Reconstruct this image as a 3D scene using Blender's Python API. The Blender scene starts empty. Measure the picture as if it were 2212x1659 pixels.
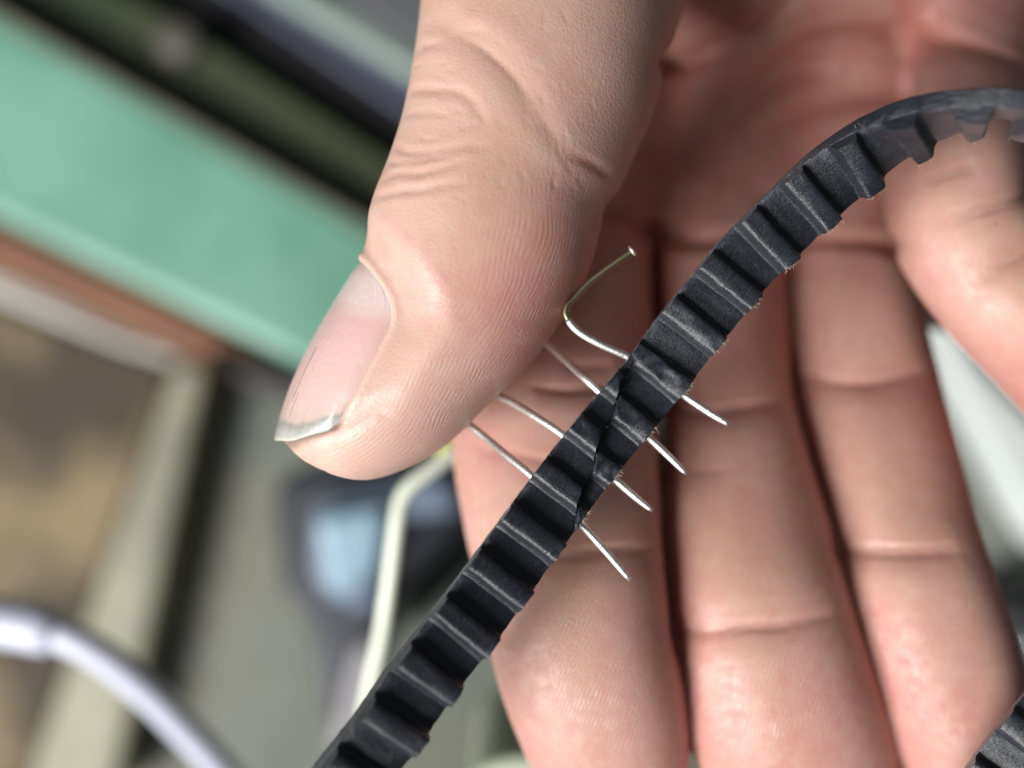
import bpy, bmesh, math, random
import numpy as np
from mathutils import Vector
from mathutils.bvhtree import BVHTree

# ------------------------------------------------------------------ camera, world, lamps
# Lengths below are millimetres around the pinned joint of the belt; the bench lies 260 mm under it.
LIFT = 260.0          # height of the joint above the bench
DIST = 107.2          # camera to joint
K = 100.0 / 2212.0    # picture units used for laying things out -> mm at the joint
sc = bpy.context.scene
col = sc.collection


def m3(p):
    return (p[0] * .001, p[1] * .001, (p[2] + LIFT) * .001)


cd = bpy.data.cameras.new("camera")
cam = bpy.data.objects.new("camera", cd)
col.objects.link(cam)
cam.location = m3((0, 0, DIST))
cd.sensor_width = 36.0
cd.lens = 18.0 * DIST / 50.0
cd.clip_start = .005
cd.clip_end = 20.0
cd.dof.use_dof = True
cd.dof.focus_distance = (DIST - 3.0) * .001
cd.dof.aperture_fstop = 7.4
cd.dof.aperture_blades = 0
sc.camera = cam

w = bpy.data.worlds.new("World")
sc.world = w
w.use_nodes = True
bg = w.node_tree.nodes["Background"]
bg.inputs[0].default_value = (.80, .90, 1.0, 1)
bg.inputs[1].default_value = .07


def lamp(name, loc, target, size, power, color):
    l = bpy.data.lights.new(name, 'AREA')
    l.shape = 'RECTANGLE'
    l.size, l.size_y = size
    l.energy = power
    l.color = color
    o = bpy.data.objects.new(name, l)
    col.objects.link(o)
    o.location = m3(loc)
    d = Vector(m3(target)) - Vector(m3(loc))
    o.rotation_euler = d.to_track_quat('-Z', 'Y').to_euler()
    return o


lamp("window_light", (-460, -310, 450), (0, 0, -20), (.30, .38), 11.2, (1.0, .985, .97))

sc.view_settings.view_transform = 'Standard'
sc.view_settings.look = 'None'
sc.view_settings.exposure = 0.0
sc.view_settings.gamma = 1.0
sc.view_settings.use_curve_mapping = False
sc.render.engine = 'CYCLES'
sc.cycles.use_denoising = True
sc.cycles.max_bounces = 6
sc.cycles.use_adaptive_sampling = True
sc.cycles.adaptive_threshold = .02

rng = np.random.default_rng(7)
random.seed(7)


# ------------------------------------------------------------------ helpers
def Q(x, y, z):
    """layout units at depth z (mm) -> mm"""
    f = (DIST - z) / DIST * K
    return np.array([(x - 1106.0) * f, (829.5 - y) * f, z])


def scale_at(z):
    return (DIST - z) / DIST * K


def lin(r, g, b):
    def c(v):
        v /= 255.0
        return v / 12.92 if v <= .04045 else ((v + .055) / 1.055) ** 2.4
    return (c(r), c(g), c(b), 1.0)


def catmull(P, n):
    """resample rows of P (m,k) by a Catmull-Rom spline, n rows, even in the first 3 columns"""
    P = np.asarray(P, float)
    E = np.vstack([2 * P[0] - P[1], P, 2 * P[-1] - P[-2]])
    out = []
    for i in range(len(P) - 1):
        t = np.linspace(0, 1, 24, endpoint=False)[:, None]
        p0, p1, p2, p3 = E[i], E[i + 1], E[i + 2], E[i + 3]
        out.append(.5 * (2 * p1 + (p2 - p0) * t + (2 * p0 - 5 * p1 + 4 * p2 - p3) * t ** 2 + (3 * p1 - p0 - 3 * p2 + p3) * t ** 3))
    out = np.vstack(out + [P[-1:]])
    s = np.r_[0, np.cumsum(np.linalg.norm(np.diff(out[:, :3], axis=0), axis=1))]
    ss = np.linspace(0, s[-1], n)
    return np.stack([np.interp(ss, s, out[:, j]) for j in range(out.shape[1])], 1), ss


def unit(v):
    return v / np.maximum(np.linalg.norm(v, axis=-1, keepdims=True), 1e-9)


def make_obj(name, verts, faces, mat, parent=None, smooth=True, origin=None):
    """verts in mm, one mesh object; origin in mm"""
    o3 = np.zeros(3) if origin is None else np.asarray(origin, float)
    v = (np.asarray(verts, float) - o3) * .001
    me = bpy.data.meshes.new(name)
    me.from_pydata([tuple(p) for p in v], [], [tuple(int(i) for i in f) for f in faces])
    me.update()
    if smooth:
        me.polygons.foreach_set("use_smooth", [True] * len(me.polygons))
    me.materials.append(mat)
    o = bpy.data.objects.new(name, me)
    col.objects.link(o)
    if parent is None:
        o.location = m3(o3)
    else:
        o.parent = parent
        o.location = Vector(m3(o3)) - Vector(ORIGIN[parent.name])
    ORIGIN[o.name] = Vector(m3(o3))
    return o


ORIGIN = {}


def empty(name, at):
    o = bpy.data.objects.new(name, None)
    o.empty_display_size = .01
    col.objects.link(o)
    o.location = m3(at)
    ORIGIN[o.name] = Vector(m3(at))
    return o


def tag(o, label=None, cat=None, group=None, kind=None):
    if label:
        o["label"] = label
    if cat:
        o["category"] = cat
    if group:
        o["group"] = group
    if kind:
        o["kind"] = kind
    return o


def tube(path, radii, n=14, caps=True):
    """verts, faces of a round tube along path (mm)"""
    P = np.asarray(path, float)
    T = unit(np.gradient(P, axis=0))
    ref = np.array([0, 0, 1.0]) if abs(T[0][2]) < .9 else np.array([1.0, 0, 0])
    U = []
    u = unit(np.cross(ref, T[0]))
    for t in T:
        u = unit(u - t * (u @ t))
        U.append(u)
    U = np.array(U)
    V = np.cross(T, U)
    a = np.linspace(0, 2 * math.pi, n, endpoint=False)
    R = np.broadcast_to(np.asarray(radii, float), (len(P),))
    vs = (P[:, None] + R[:, None, None] * (np.cos(a)[None, :, None] * U[:, None] + np.sin(a)[None, :, None] * V[:, None])).reshape(-1, 3)
    fs = []
    for i in range(len(P) - 1):
        for j in range(n):
            k = (j + 1) % n
            fs.append((i * n + j, i * n + k, (i + 1) * n + k, (i + 1) * n + j))
    if caps:
        fs.append(tuple(range(n))[::-1])
        fs.append(tuple((len(P) - 1) * n + j for j in range(n)))
    return vs, fs


# ------------------------------------------------------------------ materials
def new_mat(name):
    m = bpy.data.materials.new(name)
    m.use_nodes = True
    nt = m.node_tree
    return m, nt, nt.nodes["Principled BSDF"]


def nd(nt, typ, **kw):
    n = nt.nodes.new(typ)
    for k, v in kw.items():
        setattr(n, k, v)
    return n


def noise(nt, vec, scale, detail=4, rough=.55):
    n = nd(nt, "ShaderNodeTexNoise")
    n.inputs["Scale"].default_value = scale
    n.inputs["Detail"].default_value = detail
    n.inputs["Roughness"].default_value = rough
    if vec is not None:
        nt.links.new(vec, n.inputs["Vector"])
    return n


def ramp(nt, fac, stops):
    r = nd(nt, "ShaderNodeValToRGB")
    e = r.color_ramp.elements
    while len(e) < len(stops):
        e.new(.5)
    for el, (p, c) in zip(e, stops):
        el.position = p
        el.color = c if len(c) == 4 else (*c, 1)
    nt.links.new(fac, r.inputs[0])
    return r


def mix(nt, fac, a, b, mode='MIX'):
    n = nd(nt, "ShaderNodeMix", data_type='RGBA', blend_type=mode)
    n.clamp_factor = True
    for sock, v in ((n.inputs[0], fac), (n.inputs[6], a), (n.inputs[7], b)):
        if isinstance(v, bpy.types.NodeSocket):
            nt.links.new(v, sock)
        elif isinstance(v, (int, float)):
            sock.default_value = v
        else:
            sock.default_value = v if len(v) == 4 else (*v, 1)
    return n.outputs[2]


def math_n(nt, op, a, b=None, c=None, clamp=False):
    n = nd(nt, "ShaderNodeMath", operation=op)
    n.use_clamp = clamp
    for i, v in enumerate((a, b, c)):
        if v is None:
            continue
        if isinstance(v, bpy.types.NodeSocket):
            nt.links.new(v, n.inputs[i])
        else:
            n.inputs[i].default_value = v
    return n.outputs[0]


def attr(nt, name):
    return nd(nt, "ShaderNodeAttribute", attribute_name=name)


def obj_mm(nt):
    """object coordinates in mm"""
    t = nd(nt, "ShaderNodeTexCoord")
    s = nd(nt, "ShaderNodeVectorMath", operation='SCALE')
    s.inputs["Scale"].default_value = 1000.0
    nt.links.new(t.outputs["Object"], s.inputs[0])
    return s.outputs[0]


def bump(nt, height, dist, strength=1.0, normal=None):
    b = nd(nt, "ShaderNodeBump")
    b.inputs["Distance"].default_value = dist
    b.inputs["Strength"].default_value = strength
    nt.links.new(height, b.inputs["Height"])
    if normal is not None:
        nt.links.new(normal, b.inputs["Normal"])
    return b.outputs[0]


def plain(name, c1, c2, scale=.05, rough=.5, bump_mm=0.0, metal=0.0, stops=(.35, .65), spec=.5):
    """two-tone weathered surface, scale per mm"""
    m, nt, p = new_mat(name)
    v = obj_mm(nt)
    n1 = noise(nt, v, scale, 5, .6)
    r = ramp(nt, n1.outputs[0], [(stops[0], c1), (stops[1], c2)])
    nt.links.new(r.outputs[0], p.inputs["Base Color"])
    n2 = noise(nt, v, scale * 6, 4, .6)
    rr = nd(nt, "ShaderNodeMapRange")
    rr.inputs[3].default_value = max(rough - .12, .05)
    rr.inputs[4].default_value = min(rough + .12, 1)
    nt.links.new(n2.outputs[0], rr.inputs[0])
    nt.links.new(rr.outputs[0], p.inputs["Roughness"])
    p.inputs["Metallic"].default_value = metal
    p.inputs["Specular IOR Level"].default_value = spec
    if bump_mm:
        nt.links.new(bump(nt, n2.outputs[0], bump_mm * .001), p.inputs["Normal"])
    return m


# ------------------------------------------------------------------ the setting and the things around the hand
def prism(name, poly, ztop, zbot, mat, parent=None, bevel=1.2, tilt=(0, 0)):
    """a solid with the outline poly (layout units at its top) standing from zbot to ztop, edges rounded.
    tilt: rise of the top in mm per mm along x and y"""
    P = [Q(x, y, ztop) for x, y in poly]
    c = np.mean(P, axis=0)
    bm = bmesh.new()
    top = [bm.verts.new(((p[0] - c[0]) * .001, (p[1] - c[1]) * .001,
                         (p[2] + tilt[0] * (p[0] - c[0]) + tilt[1] * (p[1] - c[1]) - zbot) * .001)) for p in P]
    bot = [bm.verts.new(((p[0] - c[0]) * .001, (p[1] - c[1]) * .001, 0)) for p in P]
    n = len(P)
    bm.faces.new(top)
    bm.faces.new(bot[::-1])
    for i in range(n):
        bm.faces.new((top[i], bot[i], bot[(i + 1) % n], top[(i + 1) % n]))
    bmesh.ops.recalc_face_normals(bm, faces=bm.faces)
    bmesh.ops.bevel(bm, geom=list(bm.edges), offset=bevel * .001, segments=2, affect='EDGES', profile=.5)
    me = bpy.data.meshes.new(name)
    bm.to_mesh(me)
    bm.free()
    me.materials.append(mat)
    o = bpy.data.objects.new(name, me)
    col.objects.link(o)
    at = Vector(m3((c[0], c[1], zbot)))
    ORIGIN[o.name] = at
    if parent is None:
        o.location = at
    else:
        o.parent = parent
        o.location = at - ORIGIN[parent.name]
    return o


def build_background():
    bench_m = plain("bench_paint", lin(88, 102, 96), lin(106, 106, 90), .012, .55, .2)
    v = [(-900, -900, -LIFT), (900, -900, -LIFT), (900, 900, -LIFT), (-900, 900, -LIFT)]
    b = make_obj("bench_surface", v, [(0, 1, 2, 3)], bench_m, smooth=False)
    tag(b, "grey green painted bench surface far below the hand", "bench", kind="structure")

    green = plain("green_paint", lin(122, 172, 154), lin(94, 146, 124), .016, .38, .3)
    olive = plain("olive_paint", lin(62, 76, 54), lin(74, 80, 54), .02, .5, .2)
    black = plain("black_rubber", lin(22, 22, 24), lin(32, 32, 34), .05, .6)
    navy = plain("navy_steel", lin(44, 48, 72), lin(60, 64, 84), .03, .45)
    steel = plain("grey_steel", lin(118, 138, 130), lin(134, 150, 142), .02, .4, metal=.0)
    brown = plain("brown_wood", lin(130, 84, 58), lin(100, 64, 46), .03, .6, .3)
    whitish = plain("off_white", lin(196, 192, 186), lin(180, 174, 166), .03, .5)
    tan = plain("tan_board", lin(136, 120, 90), lin(66, 56, 44), .016, .75, .4, stops=(.42, .58))
    pale = plain("pale_wood", lin(164, 162, 140), lin(128, 126, 108), .02, .6, .2)
    blueplast = plain("light_blue_plastic", lin(150, 178, 194), lin(128, 156, 172), .03, .35)
    slate = plain("slate_plastic", lin(122, 136, 156), lin(104, 116, 138), .03, .4)
    blackp = plain("black_plastic", lin(30, 32, 40), lin(44, 48, 58), .04, .35)
    cream = plain("cream_enamel", lin(238, 244, 230), lin(226, 234, 214), .1, .3)
    grey = plain("grey_panel_paint", lin(128, 130, 122), lin(112, 116, 110), .04, .5)
    dk = plain("charcoal_cast", lin(50, 50, 54), lin(66, 66, 70), .06, .5)

    # the machine frame that crosses behind the thumb
    o = prism("green_frame_rail", [(-260, -120), (1120, 676), (1120, 1010), (640, 786), (-260, 352)], -192, -LIFT, green, bevel=4)
    tag(o, "wide sage green painted beam running behind the thumb", "machine rail")
    o = prism("shadow_line_strip", [(-260, -136), (-260, -108), (1120, 690), (1120, 660)], -189, -LIFT, plain("shadow_line_brown", lin(112, 108, 92), lin(84, 84, 72), .03, .6), bevel=2)  # brown strip put in for the shadow line between green and olive
    tag(o, "thin brown strip standing in for the shadow line between the wide green beam and the olive panel", "strip")
    o = prism("rail_end_shade", [(420, 760), (470, 772), (640, 800), (770, 862), (700, 900), (560, 850)], -206, -LIFT, plain("shade_maroon", lin(46, 34, 36), lin(30, 26, 28), .05, .5), bevel=3)  # dark slab put in for the shading at the brown rail's end
    tag(o, "dark maroon slab painted as the shade at the end of the brown rail near the thumbnail", "shade slab")
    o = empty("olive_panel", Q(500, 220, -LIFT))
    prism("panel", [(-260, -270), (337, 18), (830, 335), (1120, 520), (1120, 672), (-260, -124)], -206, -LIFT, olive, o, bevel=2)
    c = Q(385, 92, -204)
    vs, fs = tube([c - (0, 0, 4), c, c + (0, 0, 2), c + (0, 0, 3)], [6.5, 6.5, 6, 4.5], 20)
    make_obj("bolt", vs, fs, plain("dull_bolt", lin(96, 92, 84), lin(84, 80, 74), .1, .5), o)
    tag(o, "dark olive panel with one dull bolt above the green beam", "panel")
    o = prism("rubber_strip", [(300, -110), (500, -3), (858, 238), (1120, 410), (1120, 516), (832, 331), (338, 14), (220, -60)], -222, -LIFT, black)
    tag(o, "black rubber strip between olive panel and navy bar", "strip")
    o = prism("navy_bar", [(430, -110), (590, 0), (872, 168), (1120, 316), (1120, 406), (860, 234), (503, -8), (350, -90)], -214, -LIFT, navy)
    tag(o, "narrow navy bar beside the black rubber strip", "bar")
    o = prism("steel_bar", [(560, -120), (736, 0), (880, 98), (1120, 262), (1120, 312), (874, 164), (594, -4), (440, -106)], -206, -LIFT, steel, bevel=3)
    tag(o, "pale grey green steel bar next to the navy bar", "bar")
    o = prism("grey_plate", [(640, -190), (1120, -190), (1120, 256), (884, 92), (745, 0)], -202, -LIFT, plain("grey_plate_paint", lin(100, 102, 104), lin(88, 88, 92), .02, .5))
    tag(o, "plain grey plate beyond the pale steel bar", "plate")
    o = prism("brown_rail", [(-260, 358), (640, 792), (760, 846), (700, 880), (400, 766), (-260, 470)], -214, -LIFT, brown, bevel=3)
    tag(o, "brown wooden rail along the lower edge of the green beam", "rail")
    o = prism("white_strip", [(-260, 474), (392, 766), (372, 790), (240, 748), (-260, 546)], -216, -LIFT, whitish, bevel=3)
    tag(o, "off white strip lying against the brown wooden rail", "strip")
    o = prism("tan_board", [(-300, 552), (372, 796), (330, 905), (36, 1760), (-300, 1900)], -244, -LIFT, tan, bevel=2)
    tag(o, "stained tan board under the white cable", "board")
    o = prism("pale_batten", [(376, 786), (446, 786), (262, 1640), (236, 1760), (34, 1760), (70, 1640)], -232, -LIFT, pale, bevel=3)
    tag(o, "pale wooden batten beside the tan board", "batten")

    # a small device under the index finger
    o = empty("plastic_device", Q(760, 1200, -LIFT))
    prism("housing", [(584, 1050), (640, 1010), (985, 950), (1030, 1120), (850, 1300), (800, 1560), (690, 1560), (672, 1380), (600, 1270)], -165, -LIFT, blackp, o, bevel=4)
    prism("slate_cover", [(676, 1090), (960, 1020), (1000, 1110), (836, 1130), (812, 1330), (706, 1300), (668, 1230)], -156, -166, slate, o, bevel=3)
    prism("light_blue_panel", [(672, 1120), (838, 1086), (822, 1232), (764, 1300), (706, 1294), (694, 1200)], -150, -157, blueplast, o, bevel=3)
    prism("grey_foot", [(760, 1400), (820, 1380), (800, 1570), (706, 1640)], -150, -170, plain("mauve_grey", lin(150, 146, 150), lin(130, 126, 130), .04, .5), o, bevel=2)
    tag(o, "black plastic device with light blue panel below the thumb", "device")

    # bent enamelled rod
    pts, _ = catmull([Q(*p) for p in [(1120, 880, -52), (1010, 958, -50), (935, 1012, -48), (886, 1050, -47), (866, 1082, -47), (858, 1125, -47), (842, 1250, -48), (824, 1370, -50), (800, 1480, -56), (782, 1600, -70), (770, 1760, -110)]], 90)
    vs, fs = tube(pts, 1.05, 14)
    o = make_obj("bent_rod", vs, fs, cream)
    tag(o, "thin cream rod with a sharp bend behind the index finger", "rod")
    c0 = Q(948, 962, -58)
    o = prism("yellow_tab", [(930, 940), (972, 930), (984, 985), (944, 1000)], -62, -75, plain("yellow_green", lin(190, 196, 70), lin(170, 180, 60), .1, .5), bevel=1)
    tag(o, "small yellow green tab under the bent cream rod", "tab")

    # white cable with its thicker sleeve
    o = empty("white_cable", Q(300, 1500, -90))
    cab = plain("white_pvc", lin(204, 208, 222), lin(190, 194, 210), .05, .35)
    pts, _ = catmull([Q(*p) for p in [(-260, 1330, -74), (-60, 1340, -74), (60, 1352, -74), (150, 1380, -74), (230, 1424, -75), (310, 1488, -77), (390, 1566, -80), (470, 1652, -84), (580, 1790, -92), (660, 1960, -110)]], 80)
    vs, fs = tube(pts, 2.75, 18)
    make_obj("cord", vs, fs, cab, o)
    pts, _ = catmull([Q(*p) for p in [(-260, 1330, -74), (-60, 1340, -74), (50, 1351, -74), (128, 1372, -74)]], 40)
    r = np.full(40, 4.0)
    r[-5:] = [3.95, 3.85, 3.65, 3.3, 2.7]
    vs, fs = tube(pts, r, 20)
    make_obj("sleeve", vs, fs, cab, o)
    tag(o, "white cable with a thicker sleeve over the tan board", "cable")

    # pale block at the foot of the picture
    o = prism("pale_block", [(1010, 1690), (1040, 1662), (1076, 1642), (1112, 1634), (1160, 1632), (1240, 1660), (1240, 1800), (1020, 1800)], -60, -100, plain("pale_foam", lin(214, 222, 200), lin(196, 206, 182), .4, .8, .6), bevel=1.5)
    tag(o, "pale greenish block under the index fingertip", "block")

    # machine corner seen past the ring finger
    o = empty("machine_corner", Q(2120, 1000, -LIFT))
    prism("panel", [(1900, 420), (2420, 420), (2420, 1262), (2140, 1296), (2040, 1296), (1900, 1250)], -182, -LIFT, grey, o, bevel=2)
    prism("shadow_wedge", [(1960, 560), (2010, 590), (2016, 690), (2060, 850), (2010, 800), (1960, 720)], -176, -182, dk, o, bevel=.8)  # dark wedge put in for the black shadow beside the ring finger
    prism("white_edge", [(1996, 590), (2036, 620), (2060, 690), (2140, 800), (2290, 966), (2290, 1220), (2204, 1100), (2062, 830), (2016, 700)], -165, -182, plain("white_enamel", lin(240, 246, 242), lin(232, 240, 236), .05, .35), o, bevel=2.5)
    prism("black_lip", [(2120, 1296), (2300, 1236), (2300, 1316), (2150, 1320)], -160, -LIFT, black, o, bevel=2)
    prism("cast_block", [(2120, 1326), (2172, 1322), (2172, 1470), (2120, 1470)], -172, -LIFT, dk, o, bevel=2)
    prism("steel_block", [(2176, 1316), (2300, 1316), (2300, 1466), (2182, 1466)], -164, -LIFT, plain("worn_steel", lin(96, 98, 100), lin(52, 52, 54), .12, .4, metal=.3), o, bevel=2)
    prism("black_base", [(2100, 1474), (2320, 1474), (2320, 1760), (2080, 1760)], -174, -LIFT, black, o, bevel=2)
    for x, y in [(2192, 1452), (2206, 1398)]:
        c = Q(x, y, -162)
        vs, fs = tube([c - (0, 0, 6), c + (0, 0, 1.4), c + (0, 0, 2.4)], [3.2, 3.2, 2.0], 14)
        make_obj("screw", vs, fs, plain("bright_screw", lin(210, 214, 220), lin(190, 194, 200), .2, .25, metal=.8), o)
    tag(o, "grey machine corner with a white edge past the ring finger", "machine")


build_background()


# ------------------------------------------------------------------ the hand
class Limb:
    """a tapering, bending tube of oval section: rows (left x, left y, right x, right y, z, half depth)"""

    def __init__(self, rows, n=2.2, tip=None, k=90):
        S = []
        for lx, ly, rx, ry, z, b in rows:
            l, r = Q(lx, ly, z), Q(rx, ry, z)
            S.append([*((l + r) / 2), np.linalg.norm(r - l) / 2, b, *unit(r - l)])
        R, self.s = catmull(S, k)
        self.C, self.a, self.b = R[:, :3], np.maximum(R[:, 3], .3), np.maximum(R[:, 4], .3)
        self.T = unit(np.gradient(self.C, axis=0))
        u = R[:, 5:8]
        self.u = unit(u - self.T * (u * self.T).sum(1, keepdims=True))
        self.w = np.cross(self.u, self.T)
        if np.mean(self.w[:, 2]) < 0:
            self.w = -self.w
        if tip:                      # round the end off
            L = self.s[-1]
            x = np.clip((self.s - (L - tip)) / tip, 0, 1)
            f = np.sqrt(np.maximum(1 - x ** 2.2, .0004))
            self.a = self.a * f
            self.b = self.b * f
        self.n = n
        self.lo = (self.C - np.maximum(self.a, self.b)[:, None]).min(0)
        self.hi = (self.C + np.maximum(self.a, self.b)[:, None]).max(0)

    def local(self, p):
        """s, across, depth, along-overshoot, half width, half depth for points p (N,3)"""
        p = p.astype(np.float32)
        C = self.C.astype(np.float32)
        idx = np.empty(len(p), np.int32)
        c2 = (C ** 2).sum(1)
        for i in range(0, len(p), 200000):
            q = p[i:i + 200000]
            idx[i:i + 200000] = np.argmin(c2[None] - 2 * q @ C.T, axis=1)
        t = ((p - C[idx]) * self.T[idx]).sum(1)
        s = np.clip(self.s[idx] + t, 0, self.s[-1])
        for _ in range(2):
            f = s / self.s[-1] * (len(self.s) - 1)
            i0 = np.minimum(f.astype(np.int32), len(self.s) - 2)
            fr = (f - i0)[:, None]
            cc = self.C[i0] * (1 - fr) + self.C[i0 + 1] * fr
            tt = self.T[i0] * (1 - fr) + self.T[i0 + 1] * fr
            s = np.clip(s + .8 * ((p - cc) * tt).sum(1), 0, self.s[-1])
        f = s / self.s[-1] * (len(self.s) - 1)
        i0 = np.minimum(f.astype(np.int32), len(self.s) - 2)
        fr = (f - i0)[:, None]

        def g(A):
            if A.ndim == 1:
                return A[i0] * (1 - fr[:, 0]) + A[i0 + 1] * fr[:, 0]
            return A[i0] * (1 - fr) + A[i0 + 1] * fr
        d = p - g(self.C)
        return s, (d * g(self.u)).sum(1), (d * g(self.w)).sum(1), (d * g(self.T)).sum(1), g(self.a), g(self.b)

    def dist(self, p):
        s, lu, lw, lt, a, b = self.local(p)
        rho = np.sqrt(lu ** 2 + lw ** 2) + 1e-4
        r = ((np.abs(lu) / a) ** self.n + (np.abs(lw) / b) ** self.n) ** (1 / self.n) + 1e-5
        d = rho - rho / r
        m = np.minimum(a, b)
        d = np.maximum(d, -m)
        return np.where((s <= 1e-3) | (s >= self.s[-1] - 1e-3), np.sqrt(np.maximum(d, 0) ** 2 + lt ** 2) + np.minimum(d, 0), d)


def smin(a, b, k):
    h = np.clip(.5 + .5 * (b - a) / k, 0, 1)
    return b * (1 - h) + a * h - k * h * (1 - h)


def surface_nets(F, lo, vox):
    """quads of the zero surface of the sampled field F"""
    neg = F < 0
    nx, ny, nz = F.shape
    c = neg[:-1, :-1, :-1].astype(np.int8)
    c = sum((neg[i:nx - 1 + i, j:ny - 1 + j, k:nz - 1 + k].astype(np.int8) for i in (0, 1) for j in (0, 1) for k in (0, 1)))
    act = (c > 0) & (c < 8)
    I = np.argwhere(act)
    vid = np.full(act.shape, -1, np.int32)
    vid[act] = np.arange(len(I))
    corner = {(i, j, k): F[I[:, 0] + i, I[:, 1] + j, I[:, 2] + k] for i in (0, 1) for j in (0, 1) for k in (0, 1)}
    acc = np.zeros((len(I), 3))
    cnt = np.zeros(len(I))
    for ax in range(3):
        for p in (0, 1):
            for q in (0, 1):
                a = [p, q]
                a.insert(ax, 0)
                b = list(a)
                b[ax] = 1
                fa, fb = corner[tuple(a)], corner[tuple(b)]
                x = (fa < 0) != (fb < 0)
                t = np.where(x, fa / np.where(x, fa - fb, 1), 0)
                pos = np.array(a, float)[None] + t[:, None] * (np.array(b) - np.array(a))[None]
                acc += pos * x[:, None]
                cnt += x
    V = (I + acc / cnt[:, None]) * vox + lo
    quads = []
    for ax in range(3):
        o1, o2 = [i for i in range(3) if i != ax]
        sl0 = [slice(1, -1)] * 3
        sl0[ax] = slice(0, F.shape[ax] - 1)
        sl1 = list(sl0)
        sl1[ax] = slice(1, F.shape[ax])
        n0, n1 = neg[tuple(sl0)], neg[tuple(sl1)]
        E = np.argwhere(n0 != n1)
        first = n0[tuple(E.T)]
        base = E.copy()
        base[:, o1] += 1
        base[:, o2] += 1

        def at(d1, d2):
            b = base.copy()
            b[:, o1] -= d1
            b[:, o2] -= d2
            return vid[b[:, 0], b[:, 1], b[:, 2]]
        q = np.stack([at(1, 1), at(0, 1), at(0, 0), at(1, 0)], 1)
        flip = first if ax != 1 else ~first
        q = np.where(flip[:, None], q, q[:, ::-1])
        quads.append(q)
    q = np.vstack(quads)
    return V, q[(q >= 0).all(1)]


def subdivide(V, F):
    n = len(V)
    e = np.sort(np.stack([F, np.roll(F, -1, 1)], 2).reshape(-1, 2), 1)
    key = e[:, 0].astype(np.int64) * n + e[:, 1]
    uk, inv = np.unique(key, return_inverse=True)
    em = (V[uk // n] + V[uk % n]) / 2
    fc = V[F].mean(1)
    ei = (n + inv).reshape(-1, 4)
    ci = n + len(uk) + np.arange(len(F))
    V2 = np.vstack([V, em, fc])
    F2 = np.vstack([np.stack([F[:, k], ei[:, k], ci, ei[:, k - 1]], 1) for k in range(4)])
    return V2, F2


def relax(V, F, it, lam=.5):
    a = F.reshape(-1)
    b = np.roll(F, -1, 1).reshape(-1)
    n = len(V)
    cnt = np.bincount(a, minlength=n) + np.bincount(b, minlength=n)
    for _ in range(it):
        for l in (lam, -lam * .93):
            S = np.stack([np.bincount(a, V[b, j], n) + np.bincount(b, V[a, j], n) for j in range(3)], 1)
            V = V + l * (S / cnt[:, None] - V)
    return V


def to_surface(V, F, lo, vox):
    """one step of the points toward the zero surface of the sampled field"""
    g = (V - lo) / vox
    i = np.clip(np.floor(g).astype(np.int32), 0, np.array(F.shape) - 2)
    t = g - i
    c = {(a, b, d): F[i[:, 0] + a, i[:, 1] + b, i[:, 2] + d] for a in (0, 1) for b in (0, 1) for d in (0, 1)}
    x, y, z = t.T
    val = 0
    gr = np.zeros_like(V)
    for (a, b, d), f in c.items():
        wx, wy, wz = (x if a else 1 - x), (y if b else 1 - y), (z if d else 1 - z)
        val = val + f * wx * wy * wz
        gr[:, 0] += (1 if a else -1) * f * wy * wz
        gr[:, 1] += (1 if b else -1) * f * wx * wz
        gr[:, 2] += (1 if d else -1) * f * wx * wy
    gr /= vox
    step = val / np.maximum((gr ** 2).sum(1), .25)
    return V - np.clip(step, -.4, .4)[:, None] * gr


def normals(V, F):
    d1, d2 = V[F[:, 2]] - V[F[:, 0]], V[F[:, 3]] - V[F[:, 1]]
    fn = np.cross(d1, d2)
    n = len(V)
    a = F.reshape(-1)
    N = np.stack([np.bincount(a, np.repeat(fn[:, j], 4), n) for j in range(3)], 1)
    return unit(N)


THUMB = Limb([
    (1080, -560, 1560, -520, -40, 15), (960, -330, 1510, -270, -26, 15), (925, -160, 1500, -100, -15, 14),
    (908, 20, 1462, 60, -9, 12.8), (893, 130, 1424, 190, -6.5, 12), (868, 265, 1366, 320, -5, 11.4), (838, 370, 1312, 440, -4, 11),
    (800, 455, 1272, 580, -3.2, 10.8), (768, 555, 1196, 706, -3, 10.4), (722, 655, 1090, 826, -3, 10),
    (672, 765, 1002, 908, -3.2, 9.4), (634, 848, 905, 958, -3.6, 8.4), (622, 905, 800, 980, -4.2, 6.6), (652, 944, 726, 974, -5, 3.4)], 2.15, tip=3.5, k=130)
INDEX = Limb([
    (1060, 150, 1420, 150, -46, 10.5), (1060, 340, 1425, 330, -43, 10), (1035, 540, 1405, 540, -37, 9.8), (1000, 740, 1410, 740, -30, 9.6),
    (976, 930, 1420, 930, -22, 9.6), (1000, 1110, 1426, 1110, -17, 9.2), (1033, 1250, 1434, 1240, -14, 9.0),
    (1062, 1405, 1452, 1392, -12.5, 8.7), (1104, 1530, 1477, 1510, -13, 8.2), (1152, 1640, 1486, 1622, -15, 7.4),
    (1195, 1740, 1480, 1724, -18, 6.5), (1240, 1830, 1460, 1815, -21, 5.5)], 2.25, tip=9)
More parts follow.
